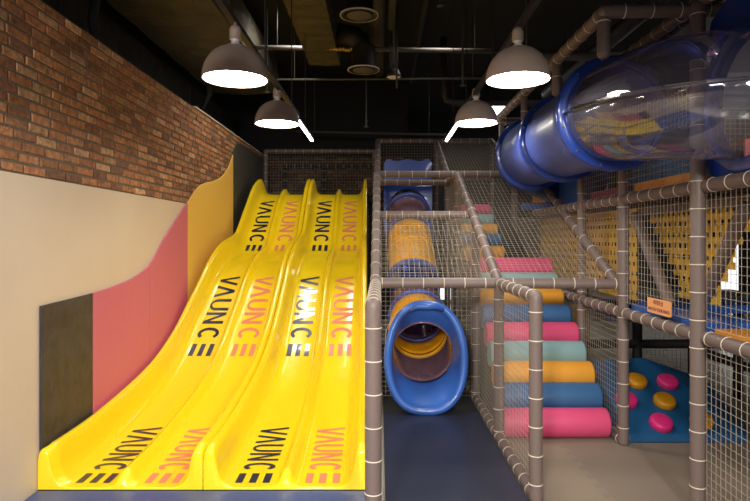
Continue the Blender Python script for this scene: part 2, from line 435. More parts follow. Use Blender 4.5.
for x0, x1 in ((XA, XB), (XB, XG)):
    P('crossbar', (x0, 4.53, LOW), (x1, 4.53 if x1 == XB else 4.45, LOW))
    P('crossbar', (x0, 6.93, 2.37), (x1, 6.93, 2.37))
    P('crossbar', (x0, 9.65, 3.23), (x1, 9.65, 3.23))
    P('crossbar', (x0, 9.65, 2.6), (x1, 9.65, 2.6))
P('crossbar', (XA, 5.95, 1.84), (XB, 5.95, 1.84)); P('crossbar', (XA, 7.72, 2.345), (XB, 7.72, 2.345))
# right side
P('post', (XG, 4.42, .04), (XG, 4.42, 1.9)); P('post', (XG-.03, 3.33, .04), (XG-.03, 3.33, 2.93), r=.0415); P('post', (XG, 5.33, .04), (XG, 5.33, 1.9))
P('post', (XG, 2.2, .04), (XG, 2.2, 2.93))
P('rail', (XG, 2.2, 1.90), (XG, 3.33, 1.90)); P('rail', (XG, 3.33, 1.90), (XG, 5.33, 1.90)); P('rail', (XG, 5.33, 1.90), (XG, 6.93, 1.90))
P('rail', (XG, 2.2, 1.027), (XG, 3.33, 1.027)); P('rail', (XG, 3.33, 1.027), (XG, 5.68, 1.027)); P('rail', (XG, 5.68, 1.027), (XG, 8, 1.027))
P('rail', (XG, 4.42, 2.75), (XG, 5.33, 2.75)); P('post', (XG, 4.42, 1.9), (XG, 4.42, 2.93)); P('post', (XG, 5.33, 1.9), (XG, 5.33, 2.93))
# overhead hanger frame of the tube
hf = thing('hanger_frame', 'overhead brown padded pipe frame above the clear tube', 'pipe frame', (1.33, 3.4, 2.93))
H_ = lambda n, a, b, **k: pipe(hf, n, a, b, **k)
H_('beam', (1.33, 3.4, 2.94), (XG+.6, 3.36, 2.94)); H_('beam', (1.33, 3.4, 2.94), (1.33, 6.6, 2.94))
H_('beam', (XG, 2.2, 2.98), (XG, 5.9, 2.98)); H_('beam', (2.02, 2.2, 3.03), (2.02, 4.4, 3.03), r=.03)
for y, r in ((3.42, .038), (4.32, .038), (5.3, .03), (6.3, .03)): H_('hanger', (1.33, y, 2.70), (1.33, y, 2.94), r=r)
H_('beam', (1.33, 6.6, 2.94), (XG, 6.6, 2.94)); H_('post', (XG, 6.93, 2.37), (XG, 6.6, 2.94))
# slide top frame
sf = thing('slide_frame', 'padded pipe frame with platform behind the slide tops in front of dark brick', 'play frame', (-1.1, 10.4, 0))
S_ = lambda n, a, b, **k: pipe(sf, n, a, b, **k)
S_('post', (-2.07, 10.4, .04), (-2.07, 10.4, 3.17)); S_('beam', (-2.07, 10.4, 3.17), (-.1, 10.4, 3.17)); S_('post', (-.1, 10.4, .04), (-.1, 10.4, 3.17))
S_('post', (-1.85, 11.2, 2.3), (-1.85, 11.2, 3.0), m=M['black']); S_('post', (-1.1, 11.2, 2.3), (-1.1, 11.2, 3.0), m=M['black'])
S_('beam', (-1.85, 11.2, 3.0), (-.1, 11.2, 3.0), m=M['black'])
obj('deck', box(-2.05, -.1, 9.46, 11.25, 2.2, 2.31), M['black'], sf)
for x in (-2.0, -1.1, -.15):
    obj('leg', box(x-.03, x+.03, 9.55, 9.61, .04, 2.2), M['black'], sf)

# ------------------------------------------------------------------ nets
def zb(y): return LOW + (y-4.53)*(2.37-LOW)/2.4
net([(XB, 3.48, .06), (XB, 4.53, .06), (XB, 4.53, LOW), (XB, 3.48, LOW)], 'netting low on the near side rail, between the first two posts beside the navy mat')
net([(XB, 4.53, .06), (XB, 5.64, .06), (XB, 5.64, zb(5.64)-.05), (XB, 4.53, zb(4.53)-.05)], 'side netting left of the lower foam rollers, between second and third post')
net([(XB, 5.64, .06), (XB, 6.93, .06), (XB, 6.93, zb(6.93)-.05), (XB, 5.64, zb(5.64)-.05)], 'side netting between tube slide and upper roller stairs')
net([(XB, 6.93, .06), (XB, 8.0, .06), (XB, 8.0, 2.37), (XB, 6.93, 2.37)], 'rearmost side netting beside the tube slide top')
net([(XA+.05, 4.58, LOW-.03), (XB-.045, 4.58, LOW-.03), (XB-.045, 5.93, zb(5.95)-.05), (XA+.05, 5.93, zb(5.95)-.05)], 'sloping netting over the tube slide, below the middle crossbar')
net([(XB+.045, 4.58, LOW-.03), (XG-.045, 4.58, LOW-.03), (XG-.045, 6.93, 2.32), (XB+.045, 6.93, 2.32)], 'large sloping netting over the roller stairs')
net([(XB+.04, 8.0, 2.5), (XG-.04, 8.0, 2.5), (XG-.04, 9.65, 3.23), (XB+.04, 9.65, 3.23)], 'sloping netting above the roller stairs up to the top crossbar')
net([(XA+.05, 9.65, 2.65), (XB-.03, 9.65, 2.65), (XB-.03, 9.65, 3.2), (XA+.05, 9.65, 3.2)], 'small netting strip above the blue tube entrance panel', m=M['netd'])
net([(XB, 8, 2.5), (XB, 9.65, 2.5), (XB, 9.65, 3.2), (XB, 8, 2.55)], 'triangular side netting right of the blue tube entrance panel', m=M['netd'])
net([(XG, 4.45, .08), (XG, 5.30, .08), (XG, 5.30, 1.0), (XG, 4.45, 1.0)], 'side netting right of the lower rollers, next to the climbing ramp')
net([(XG, 5.35, .08), (XG, 7.9, .08), (XG, 7.9, 1.0), (XG, 5.35, 1.0)], 'rear side netting right of the upper rollers')
net([(XG, 4.45, 1.06), (XG, 5.30, 1.06), (XG, 5.30, 1.86), (XG, 4.45, 1.86)], 'netting in front of the middle yellow belt panel')
net([(XG, 5.35, 1.06), (XG, 7.9, 1.06), (XG, 7.9, 1.86), (XG, 5.35, 1.86)], 'netting in front of the farthest yellow belt panel')
net([(XG, 3.37, 1.11), (XG, 4.39, 1.11), (XG, 4.39, 1.86), (XG, 3.37, 1.86)], 'netting above the blue ledge behind the orange head-warning sign')
net([(XG, 2.25, 1.09), (XG, 3.29, 1.09), (XG, 3.29, 1.86), (XG, 2.25, 1.86)], 'netting above the orange ledge at the right edge of view')
net([(XG, 2.25, .05), (XG, 3.29, .05), (XG, 3.29, .99), (XG, 2.25, .99)], 'netting below the orange ledge at the right edge of view')
net([(XG, 3.37, 1.95), (XG, 4.39, 1.95), (XG, 4.39, 2.7), (XG, 3.37, 2.7)], 'upper netting behind the clear tube above the orange board')
net([(XG, 4.45, 1.95), (XG, 5.30, 1.95), (XG, 5.30, 2.7), (XG, 4.45, 2.7)], 'upper netting above the plum board')
net([(-2.03, 10.4, 2.32), (-.14, 10.4, 2.32), (-.14, 10.4, 3.13), (-2.03, 10.4, 3.13)], 'netting behind the slide tops in front of the dark brick', m=M['netd'], cell=.05, w=.0012)
net([(2.0, 6.3, .05), (4.4, 6.3, .05), (4.4, 6.3, 1.0), (2.0, 6.3, 1.0)], 'far netting behind the blue climbing ramp', w=.0016)
net([(2.2, 5.3, 1.95), (3.6, 5.3, 1.95), (3.6, 5.3, 2.7), (2.2, 5.3, 2.7)], 'white netting of the upper level behind the clear tube', w=.0016)

def net_round_hole(x0, x1, z0, z1, y, c, r, label, cell=.046, w=.00125):
    bm = bmesh.new(); nu = round((x1-x0)/cell); nv = round((z1-z0)/cell)
    for i in range(nu+1):
        x = x0 + (x1-x0)*i/nu; d = r*r - (x-c[0])**2; h = math.sqrt(d) if d > 0 else 0
        for a, b in (((z0, c[1]-h), (c[1]+h, z1)) if h else ((z0, z1),)):
            if b - a > .01: strand(bm, Vector((x, y, a)), Vector((x, y, b)), w)
    for j in range(nv+1):
        z = z0 + (z1-z0)*j/nv; d = r*r - (z-c[1])**2; h = math.sqrt(d) if d > 0 else 0
        for a, b in (((x0, c[0]-h), (c[0]+h, x1)) if h else ((x0, x1),)):
            if b - a > .01: strand(bm, Vector((a, y, z)), Vector((b, y, z)), w)
    n = 40
    for k in range(n):
        a, b = 2*PI*k/n, 2*PI*(k+1)/n
        strand(bm, Vector((c[0]+r*math.cos(a), y, c[1]+r*math.sin(a))), Vector((c[0]+r*math.cos(b), y, c[1]+r*math.sin(b))), .003)
    tag(obj('safety_net', bm, M['net']), label, 'net')
net_round_hole(XA+.045, XB-.045, .06, 1.72, 5.62, (.40, .60), .35, 'upright netting with a round opening just behind the blue tube mouth')

# ------------------------------------------------------------------ foam roller stairs
def roller(x0, x1, y, z, m, label, r=.115):
    bm = bmesh.new()
    tube(bm, [(x0, y, z), (x0+.006, y, z), (x0+.02, y, z), (x1-.02, y, z), (x1-.006, y, z), (x1, y, z)], [r*.9, r*.965, r, r, r*.965, r*.9], 36)
    tag(obj('foam_roller', bm, m), label, 'foam roller', 'foam rollers of the stairs')
low = [(4.60, .125, 'f_pink', 'bottom pink foam roller resting on the floor mat'), (4.77, .285, 'f_blue', 'blue foam roller second from the floor'),
       (4.94, .428, 'f_org', 'orange foam roller third from the floor'), (5.14, .565, 'f_teal', 'pale teal foam roller just above the lowest orange one'),
       (5.32, .707, 'f_pink', 'middle pink foam roller, under the upper blue one of the lower flight'), (5.54, .846, 'f_blue', 'blue foam roller just below the second orange one'),
       (5.75, .98, 'f_org', 'orange foam roller just behind the long crossbar'), (5.94, 1.13, 'f_teal', 'pale teal foam roller just above the long crossbar'),
       (6.13, 1.275, 'f_pink', 'wide pink foam roller at the top of the lower flight')]
for y, z, m, l in low: roller(.975, 1.812, y, z, M[m], l)
up = [(7.0, 1.41, 'f_org', 'narrow orange foam roller at the bottom of the upper flight'), (7.19, 1.57, 'f_blue', 'narrow blue foam roller in the upper flight'),
      (7.4, 1.69, 'f_org', 'narrow orange foam roller in the upper flight, below the teal one'), (7.65, 1.83, 'f_teal', 'narrow teal foam roller second from the top'),
      (7.87, 1.97, 'f_pink', 'topmost narrow pink foam roller')]
for y, z, m, l in up: roller(1.0, 1.50, y, z, M[m], l, r=.088 if m != 'f_org' else .092)
bm = prism_x([(4.72, .02), (4.72, .1), (6.2, 1.17), (6.9, 1.2), (8.0, 1.85), (8.0, .02)], .99, 1.83)
tag(obj('stair_core', bm, M['black']), 'black stepped foam block carrying the coloured rollers', 'stair block')

# ------------------------------------------------------------------ centre tube slide
def sweep(name, pts, rs, m, parent, n=40, oval=None, thick=.012):
    bm = bmesh.new(); tube(bm, pts, rs, n, caps=False, oval=oval)
    return obj(name, bm, m, parent, smooth=True, solid=thick)
def flange(name, c, d, r, w, h, m, parent, bolts=0, inner=None):
    bm = bmesh.new(); c = Vector(c); d = Vector(d).normalized(); a, b = frame_of(d); n = 48; R = []
    sec = [(-w, r), (-w, r+h*.8), (-w*.6, r+h), (w*.6, r+h), (w, r+h*.8), (w, r), (w, r-.012), (-w, r-.012)]
    for s, rr in sec: R.append([bm.verts.new(c + d*s + (a*math.cos(2*PI*k/n)+b*math.sin(2*PI*k/n))*rr) for k in range(n)])
    for i in range(len(R)):
        for k in range(n):
            f = bm.faces.new((R[i][k], R[i][(k+1)%n], R[(i+1)%len(R)][(k+1)%n], R[(i+1)%len(R)][k])); f.smooth = True
    for k in range(bolts):
        t = 2*PI*(k+.5)/bolts; p = c + (a*math.cos(t)+b*math.sin(t))*(r+h*.5)
        for s in (-1, 1):
            bmesh.ops.create_uvsphere(bm, u_segments=8, v_segments=5, radius=.009, matrix=Matrix.Translation(p + d*s*(w+.001)))
    for f in bm.faces:
        if len(f.verts) and f.calc_area() < .00006: f.material_index = 1
    return obj(name, bm, [m, M['steel2']], parent)
TX = .40
ts = thing('tube_slide', 'blue and yellow enclosed tube slide with wide blue mouth on the navy mat', 'tube slide', (TX, 5.3, .045))
def arc(a, b, n, f): return [f(a + (b-a)*i/n) for i in range(n+1)]
tz = pchip([5.1, 5.5, 5.85, 6.15, 6.5, 6.8, 7.2, 7.75, 8.15, 8.6], [.50, .56, .65, .74, .86, 1.0, 1.28, 1.64, 1.94, 2.05])
M['clearblue'] = clear_mat('blue_clear', (.25, .35, .7), .05, dif=(.03,.09,.4), dw=.4)
C_ = lambda y: (TX + (y-5.1)*.0, y, tz(y))
rT = .283
def seg(name, y0, y1, m, n=8, r=rT): return sweep(name, arc(y0, y1, n, C_), r, m, ts)
def ring(y, m, h=.035, r=rT, w=.022):
    a, b = Vector(C_(y-.05)), Vector(C_(y+.05)); return flange('flange', C_(y), b-a, r, w, h, m, ts)
seg('clear_section', 5.36, 5.84, M['clear2']); ring(5.86, M['tubeyel'], w=.03); seg('yellow_section', 5.88, 6.16, M['tubeyel'], 3); ring(6.19, M['blue_m'])
seg('clear_section', 6.21, 6.5, M['clear2']); seg('blue_section', 6.5, 6.92, M['clearblue']); ring(6.95, M['blue_m']); seg('yellow_section', 6.97, 7.72, M['tubeyel']); ring(7.35, M['tubeyel'], h=.02)
ring(7.74, M['blue_m']); seg('clear_section', 7.76, 8.12, M['clear2']); ring(8.15, M['blue_m'], w=.03)
# mouth: lofted from round tube to tall oval with rolled rim
bm = bmesh.new(); n = 56; R = []
def mouth_ring(t, off=0):
    y = 5.36 + (5.14-5.36)*t; hx = rT + (.312-rT)*t**.8 + off; hz = rT + (.435-rT)*t**1.3 + off; zc = tz(5.36)*(1-t) + .535*t; e = 2 + .45*t
    out = []
    for k in range(n):
        a = 2*PI*k/n; c, s = math.cos(a), math.sin(a)
        x = hx*math.copysign(abs(c)**(2/e), c); z = hz*math.copysign(abs(s)**(2/e), s)
        x *= 1 - .10*max(0, s)*t
        out.append(Vector((TX + .012*t + x, y - .12*t*max(-1, -s)*.6 - .03*s*0, zc + z)))
    return out
rings = [mouth_ring(i/8) for i in range(9)]
for rg in rings: R.append([bm.verts.new(p) for p in rg])
# rolled rim
for k2 in range(1, 9):
    ph = PI*k2/8*1.25; rr = .03
    last = rings[-1]; out = []
    for k, p in enumerate(last):
        c0 = Vector((TX+.012, p.y, .535)); d = (p - c0); d.y = 0; d.normalize()
        out.append(bm.verts.new(p + d*(rr*(1-math.cos(ph))) + Vector((0, -1, 0))*rr*math.sin(ph)))
    R.append(out)
for i in range(len(R)-1):
    for k in range(n): bm.faces.new((R[i][k], R[i][(k+1)%n], R[i+1][(k+1)%n], R[i+1][k]))
obj('mouth', bm, M['blue_l'], ts, smooth=True, solid=.014)
bm = bmesh.new(); tube(bm, [(TX+.012-.14, 5.07+.07, .955), (TX-.08, 5.09+.03, .99), (TX+.012, 5.10, .992), (TX+.1, 5.12, .99), (TX+.165, 5.14, .955)], [.018, .026, .028, .026, .018], 12)
obj('grab_lip', bm, M['blue_l'], ts, smooth=True)
obj('mouth_foot', box(TX-.15, TX+.15, 5.2, 5.4, .041, .12), M['black'], ts)
# entrance panel (behind the top ring): shaped board with arch hole
def panel_with_hole(out_poly, c, r, n=40):
    """front polygon with a round hole, returned as strips between hole and outline (star-shaped about c)"""
    def ray(a):
        d = (math.cos(a), math.sin(a)); best = None
        for i in range(len(out_poly)):
            p, q = out_poly[i], out_poly[(i+1) % len(out_poly)]
            ex, ey = q[0]-p[0], q[1]-p[1]; den = d[0]*ey - d[1]*ex
            if abs(den) < 1e-9: continue
            t = ((p[0]-c[0])*ey - (p[1]-c[1])*ex)/den; s = ((p[0]-c[0])*d[1] - (p[1]-c[1])*d[0])/den
            if t > 0 and -1e-6 <= s <= 1+1e-6 and (best is None or t < best): best = t
        return (c[0]+d[0]*best, c[1]+d[1]*best)
    angs = sorted([2*PI*k/n for k in range(n)] + [math.atan2(p[1]-c[1], p[0]-c[0]) % (2*PI) for p in out_poly])
    return [((c[0]+r*math.cos(a), c[1]+r*math.sin(a)), ray(a)) for a in angs]
def hole_panel(poly, c, r, d0, d1, axis):
    L = panel_with_hole(poly, c, r); bm = bmesh.new()
    mk = (lambda p, d: (p[0], d, p[1])) if axis == 'y' else (lambda p, d: (d, p[0], p[1]))
    V = [[bm.verts.new(mk(a, d0)), bm.verts.new(mk(b, d0)), bm.verts.new(mk(b, d1)), bm.verts.new(mk(a, d1))] for a, b in L]
    for i in range(len(V)):
        A, B = V[i], V[(i+1) % len(V)]
        for k in range(4): bm.faces.new((A[k], A[(k+1)%4], B[(k+1)%4], B[k]))
    bmesh.ops.remove_doubles(bm, verts=bm.verts, dist=1e-5)
    return bm
x0, x1 = TX-.345, TX+.345
poly = [(x0, 1.66), (x1, 1.66), (x1, 2.62)]
for i in range(25):
    t = i/24; x = x1 + (x0-x1)*t
    z = 2.70 + .035*math.exp(-((t-.10)/.075)**2) + .035*math.exp(-((t-.9)/.075)**2) + .03*math.exp(-((t-.5)/.14)**2) - (.05 if t in (0, 1) else 0)
    poly.append((x, z))
poly.append((x0, 2.62))
obj('entrance_panel', hole_panel(poly, (TX, 2.02), .285, 8.24, 8.29, 'y'), M['blue'], ts)
obj('support', box(TX-.04, TX+.04, 7.55, 7.63, .041, 1.22), M['black'], ts)

# ------------------------------------------------------------------ overhead tube
ot = thing('crawl_tube', 'big blue crawl tube with a clear elbow hanging overhead', 'crawl tube', (1.52, 4.4, 2.1))
Rr = .33
path = [(1.90, 2.95, 2.33), (1.83, 2.955, 2.335), (1.75, 3.0, 2.34), (1.67, 3.07, 2.35), (1.615, 3.18, 2.365), (1.585, 3.32, 2.38), (1.57, 3.5, 2.40), (1.56, 3.66, 2.415), (1.56, 3.80, 2.43)]
sweep('clear_elbow', path, Rr, M['clear'], ot, n=56, thick=0)
def seamline(side):
    bm = bmesh.new()
    pts = []
    for i, p in enumerate(path):
        a = Vector(path[min(i+1, len(path)-1)]) - Vector(path[max(i-1, 0)]); s, u = frame_of(a)
        pts.append(Vector(p) + s*side*(Rr+.012))
    R = []
    for p, c in zip(pts, path):
        d = (p - Vector(c)).normalized()
        R.append([bm.verts.new(p + d*x + Vector((0, 0, z))) for x, z in ((-.012, -.007), (.014, -.007), (.014, .007), (-.012, .007))])
    for i in range(len(R)-1):
        for k in range(4): bm.faces.new((R[i][k], R[i][(k+1)%4], R[i+1][(k+1)%4], R[i+1][k]))
    for p, c in list(zip(pts, path))[1::2]:
        bmesh.ops.create_uvsphere(bm, u_segments=8, v_segments=5, radius=.011, matrix=Matrix.Translation(p + Vector((0, 0, .006))))
    return bm
M['clearedge'] = clear_mat('clear_edge', (.75, .72, .78), .35, .15)
for s in (-1, 1): obj('seam_flange', seamline(s), M['clearedge'], ot)
p3, p2, p1 = (1.56, 3.83, 2.43), (1.607, 5.05, 2.474), (1.597, 6.05, 2.484)
flange('flange', p3, (0, 1, .02), Rr, .025, .055, M['blue'], ot, bolts=12)
sweep('blue_section', [p3, (1.58, 4.2, 2.445), (1.60, 4.6, 2.46), p2], Rr, M['blue_m'], ot, n=56)
flange('flange', p2, (.03, 1, .02), Rr, .025, .055, M['blue'], ot, bolts=12)
sweep('blue_section', [p2, (1.605, 5.5, 2.48), p1], Rr, M['blue_m'], ot, n=56)
flange('flange', p1, (0, 1, .01), Rr, .025, .055, M['blue'], ot, bolts=12)
sweep('blue_section', [p1, (1.60, 6.25, 2.48), (1.67, 6.45, 2.46), (1.82, 6.6, 2.42), (2.1, 6.68, 2.33), (2.5, 6.7, 2.2)], Rr, M['blue'], ot, n=56)
flange('flange', (1.875, 2.95, 2.33), (1, 0, 0), Rr, .02, .06, M['blue'], ot, bolts=12)
# entrance plate on the upper rail
pl = hole_panel([(2.25, 1.945), (3.28, 1.945), (3.50, 2.0), (3.50, 2.3), (3.42, 2.6), (3.3, 2.85), (2.95, 3.0), (2.6, 3.0), (2.25, 2.8)], (2.95, 2.33), .325, 1.90, 1.95, 'x')
obj('entrance_plate', pl, M['blue'], ot, bevel=.01)

# ------------------------------------------------------------------ boards, ledges, belts
def slab(name, x0, x1, y0, y1, z0, z1, m, label, cat, group=None, bevel=.008):
    return tag(obj(name, box(x0, x1, y0, y1, z0, z1), m, bevel=bevel), label, cat, group)
slab('edge_board', 1.925, 1.965, 3.40, 4.36, 1.945, 2.01, M['orange'], 'orange padded board on the upper rail below the clear tube', 'edge board')
slab('edge_board', 1.925, 1.965, 4.47, 5.27, 1.945, 2.01, M['plum'], 'plum padded board on the upper rail, left of the orange board', 'edge board')
slab('ledge_pad', 1.912, 2.30, 3.39, 4.38, 1.03, 1.10, M['blue_l'], 'blue padded ledge under the orange head-warning sign', 'ledge pad')
slab('ledge_pad', 1.90, 2.75, 2.3, 3.27, 1.03, 1.085, M['orange'], 'orange padded ledge on the middle rail at the right edge of view', 'ledge pad')
slab('floor_pad', 2.35, 3.9, 4.7, 5.3, .98, 1.05, M['blue_l'], 'blue platform pad behind the netting right of the near post', 'floor pad')
slab('floor_pad', 2.35, 3.9, 5.35, 6.4, .96, 1.03, M['lightpad'], 'pale grey platform pad behind the blue one', 'floor pad')
bf_ = thing('woven_barrier', 'yellow woven belt panels on dark slanted struts behind the right side netting', 'barrier', (2.2, 4.7, 1.9))
def belt_panel(y0, y1, zfun0, zfun1, x):
    bm = bmesh.new(); cy, cz = .075, .08
    ny = int((y1-y0)/cy); nz = int(1.2/cz)
    inside = lambda y, z: zfun0(y) - .001 <= z <= zfun1(y)
    for j in range(nz+1):
        z = 1.0 + j*cz
        for i in range(ny+1):
            y = y0 + i*cy
            if not inside(y, z): continue
            bx(bm, x, x+.006, y, y+cy, z, z+cz*.58)
            if inside(y, z+cz): bx(bm, x+.001, x+.005, y + (.022 if j % 2 else .0), y + cy*.52 + (.022 if j % 2 else 0), z+cz*.58, z+cz)
    obj('belt_panel', bm, M['belt'], bf_)
belt_panel(5.95, 7.6, lambda y: 1.0+.02*(y-5.95), lambda y: 1.84, 2.12)
belt_panel(4.75, 5.9, lambda y: 1.02+.2*max(0, y-5.2), lambda y: 1.84, 2.12)
belt_panel(3.3, 4.75, lambda y: 1.16 + max(0, 3.75-y)*1.5 + max(0, y-4.2)*1.15, lambda y: 1.80, 2.22)
for a, b in (((2.07, 4.12, 1.15), (2.07, 4.66, 1.77)), ((2.07, 3.72, 1.15), (2.07, 3.26, 1.77)), ((2.17, 3.1, 1.83), (2.17, 7.6, 1.83))):
    pipe(bf_, 'strut', a, b, r=.042, ties=False)
# rear dark frame seen under the ledge
rf = thing('rear_frame', 'black bars and posts behind the blue climbing ramp', 'pipe frame', (3.2, 5.9, 0))
for a, b in (((2.55, 5.7, 0), (2.55, 5.7, 1.0)), ((3.1, 5.7, 0), (3.1, 5.7, 1.0)), ((3.55, 5.7, 0), (3.55, 5.7, 1.0)), ((4.05, 5.4, 0), (4.05, 5.4, 1.9)), ((2.0, 5.7, .55), (4.6, 5.7, .55)), ((2.0, 5.7, .95), (4.6, 5.7, .95)), ((3.1, 5.7, .5), (4.3, 5.7, .1)), ((2.35, 5.3, 1.0), (3.9, 5.3, 1.0))):
    pipe(rf, 'bar', a, b, r=.045, m=M['black'], ties=False)
# colourful board behind the net
bd = thing('picture_board', 'white board with blue and coral shapes behind the side netting', 'board', (2.8, 6.9, .1))
obj('board', box(2.52, 3.05, 6.9, 6.93, .1, 1.05), M['lightpad'], bd)
obj('blue_shape', prism_y([(2.55, .6), (3.02, .6), (3.02, .98), (2.8, .98), (2.6, .8)], 6.892, 6.9), M['blue_l'], bd)
obj('coral_shape', prism_y([(2.55, .84), (2.76, 1.02), (2.55, 1.02)], 6.892, 6.9), M['coral'], bd)
slab('foam_block', 2.5, 2.9, 7.4, 7.8, 0.02, .7, M['f_org'], 'orange foam block low behind the side netting', 'foam block')
slab('foam_block', 2.05, 2.4, 7.4, 7.8, 0.02, .95, M['f_teal'], 'teal foam block beside the orange block behind the netting', 'foam block')
slab('wall_board', 2.55, 3.25, 5.9, 5.94, 1.97, 2.55, M['sky'], 'pale blue board of the upper level behind the netting', 'board')
slab('wall_board', 3.3, 3.8, 5.2, 5.24, 1.97, 2.5, M['coral'], 'coral board of the upper level seen through the clear tube', 'board')
slab('wall_board', 2.2, 2.7, 6.8, 6.84, 1.97, 2.4, M['lightpad'], 'pale board of the upper level left of the blue one', 'board')
slab('upper_deck', 2.0, 4.4, 2.9, 8, 1.87, 1.93, M['black'], 'black deck slab of the upper level on the right', 'deck')

# signs
def text_mesh(body, size, name, parent, loc, rot, m):
    cu = bpy.data.curves.new(name, 'FONT'); cu.body = body; cu.size = size; cu.align_x = 'CENTER'; cu.align_y = 'CENTER'; cu.extrude = .0005
    t = bpy.data.objects.new(name, cu); COL.objects.link(t)
    me = bpy.data.meshes.new_from_object(t.evaluated_get(bpy.context.evaluated_depsgraph_get()))
    COL.objects.unlink(t); bpy.data.objects.remove(t)
    o = bpy.data.objects.new(name, me); me.materials.clear(); me.materials.append(m); COL.objects.link(o)
    o.parent = parent; o.location = Vector(loc) - parent.location; o.rotation_euler = rot
    return o
def rrect(c, w, h, r, n=6):
    out = []
    for cx, cy, a0 in ((w/2-r, h/2-r, 0), (-w/2+r, h/2-r, 90), (-w/2+r, -h/2+r, 180), (w/2-r, -h/2+r, 270)):
        for i in range(n+1):
            a = math.radians(a0 + 90*i/n); out.append((c[0]+cx+r*math.cos(a), c[1]+cy+r*math.sin(a)))
    return out
sg = thing('warning_sign', 'orange head-warning sign with dark lettering tied to the netting above the blue ledge', 'sign', (1.845, 3.80, 1.10))
obj('sign_board', prism_x(rrect((3.795, 1.145), .32, .10, .015), 1.838, 1.846), M['sign'], sg)
text_mesh('머리조심', .036, 'sign_lettering', sg, (1.8365, 3.80, 1.167), (PI/2, 0, -PI/2), M['signink'])
text_mesh('WATCH YOUR HEAD', .030, 'sign_lettering', sg, (1.8365, 3.795, 1.122), (PI/2, 0, -PI/2), M['signink'])
sg2 = thing('warning_sign', 'small tilted orange sign high on the netting beneath the blue tube', 'sign', (1.90, 6.86, 2.05))
obj('sign_board', prism_y(rrect((1.90, 2.09), .16, .14, .02), 6.86, 6.87), M['sign'], sg2)
text_mesh('주의', .06, 'sign_lettering', sg2, (1.90, 6.858, 2.09), (PI/2, 0, 0), M['signink'])
slab('edge_board', 1.72, 2.1, 6.97, 7.0, 1.945, 2.02, M['blue_l'], 'short blue board under the small tilted orange sign', 'edge board')
slab('ramp_pad', 1.96, 2.10, 5.6, 6.3, 1.94, 2.2, M['blue_l'], 'blue pad on the rail right under the blue tube', 'ramp pad')

# ------------------------------------------------------------------ climbing ramp
cl = thing('climbing_ramp', 'blue padded climbing ramp with pink and orange holds', 'climbing ramp', (2.3, 4.47, .012))
bm = bmesh.new()
G = {}
X0, X1 = 1.93, 2.90
def V(k, *p): G[k] = bm.verts.new(p)
V('a', X0, 4.45, .013); V('b', 2.86, 4.45, .013); V('a2', X0, 4.47, .075); V('b2', 2.84, 4.47, .07)
V('c', X0, 5.3, .475); V('d', 2.42, 5.3, .50); V('e', 2.62, 5.0, .34); V('f', 3.0, 5.3, .30); V('g', 3.05, 4.75, .02); V('h', X0, 5.3, .013); V('i', 3.05, 5.3, .013)
V('m', 2.35, 4.9, .285)
for f in (('a','b','b2','a2'), ('a2','b2','m'), ('a2','m','c'), ('m','d','c'), ('m','e','d'), ('m','b2','e'), ('e','f','d'), ('e','b2','g'), ('e','g','f'), ('b','g','b2'), ('a','a2','c','h'), ('c','d','f','i','h'), ('g','i','f'), ('a','h','i','g','b')):
    bm.faces.new([G[k] for k in f])
obj('ramp_body', bm, M['climb'], cl, bevel=.012)
def ramp_pt(px, py):
    # plane through a2, c, with x direction level
    p0 = Vector((0, 4.47, .075)); p1 = Vector((0, 5.3, .475)); s = (p1.z-p0.z)/(p1.y-p0.y)
    # z = 1.6-(py-238)*y/575 ; z = p0.z + s*(y-4.47)
    k = (py-CY)/F; y = (CZ - p0.z + s*4.47)/(s + k)
    return Vector(((px-CX)/F*y, y, p0.z + s*(y-4.47)))
nrm = Vector((0, -.4, .83)).normalized()
for px, py, m, l in ((636, 383, 'hold_o', 'orange'), (667, 384, 'hold_p', 'pink'), (626, 402, 'hold_p', 'pink'), (664, 403, 'hold_o', 'orange'), (660.5, 425, 'hold_p', 'pink'), (701, 422, 'hold_o', 'orange')):
    c = ramp_pt(px, py); bm = bmesh.new()
    tube(bm, [c - nrm*.02, c + nrm*.04, c + nrm*.053, c + nrm*.060, c + nrm*.062], [.088, .088, .080, .062, .02], 28)
    o = obj('climbing_hold', bm, M[m], cl); o['label'] = l + ' round plastic hold'

# ------------------------------------------------------------------ lamps
def pendant(x, y, z, label, zt=2.86, group='pendant lamps'):
    t = thing('pendant_lamp', label, 'lamp', (x, y, z), group)
    R_ = .190; bm = bmesh.new()
    prof_ = [(R_, 0)] + [(R_*math.cos(a)**.9, .20*math.sin(a)) for a in [math.radians(k) for k in (4, 12, 22, 32, 42, 52, 62, 72, 80)]] + [(.028, .203)]
    lathe(bm, prof_, (x, y, z)); lathe(bm, [(r*.975, max(0, h-.006)) for r, h in prof_][:-1], (x, y, z))
    obj('lamp_shade', bm, M['shade'], t)
    bm = bmesh.new(); R = lathe(bm, [(.001, .022), (R_*.955, .022)], (x, y, z)); obj('diffuser', bm, M['lamp'], t)
    bm = bmesh.new(); lathe(bm, [(.001, .195), (.036, .195), (.036, .205), (.022, .21), (.022, .228), (.03, .232), (.001, .232)], (x, y, z)); obj('socket', bm, M['white'], t)
    bm = bmesh.new(); lathe(bm, [(.001, .232), (.034, .232), (.034, .29), (.026, .31), (.009, .315), (.009, zt-z), (.001, zt-z)], (x, y, z)); obj('cap', bm, M['shade'], t)
    return t
pendant(-.846, 3.36, 2.525, 'grey-brown dome pendant lamp above the slides, nearer of the left track')
pendant(-.882, 4.93, 2.575, 'grey-brown dome pendant lamp above the slides, farther of the left track')
pendant(.822, 3.43, 2.54, 'grey-brown dome pendant lamp beside the blue tube, nearer of the right track')
pendant(.853, 5.10, 2.615, 'grey-brown dome pendant lamp farther along the right track, left of the blue tube')
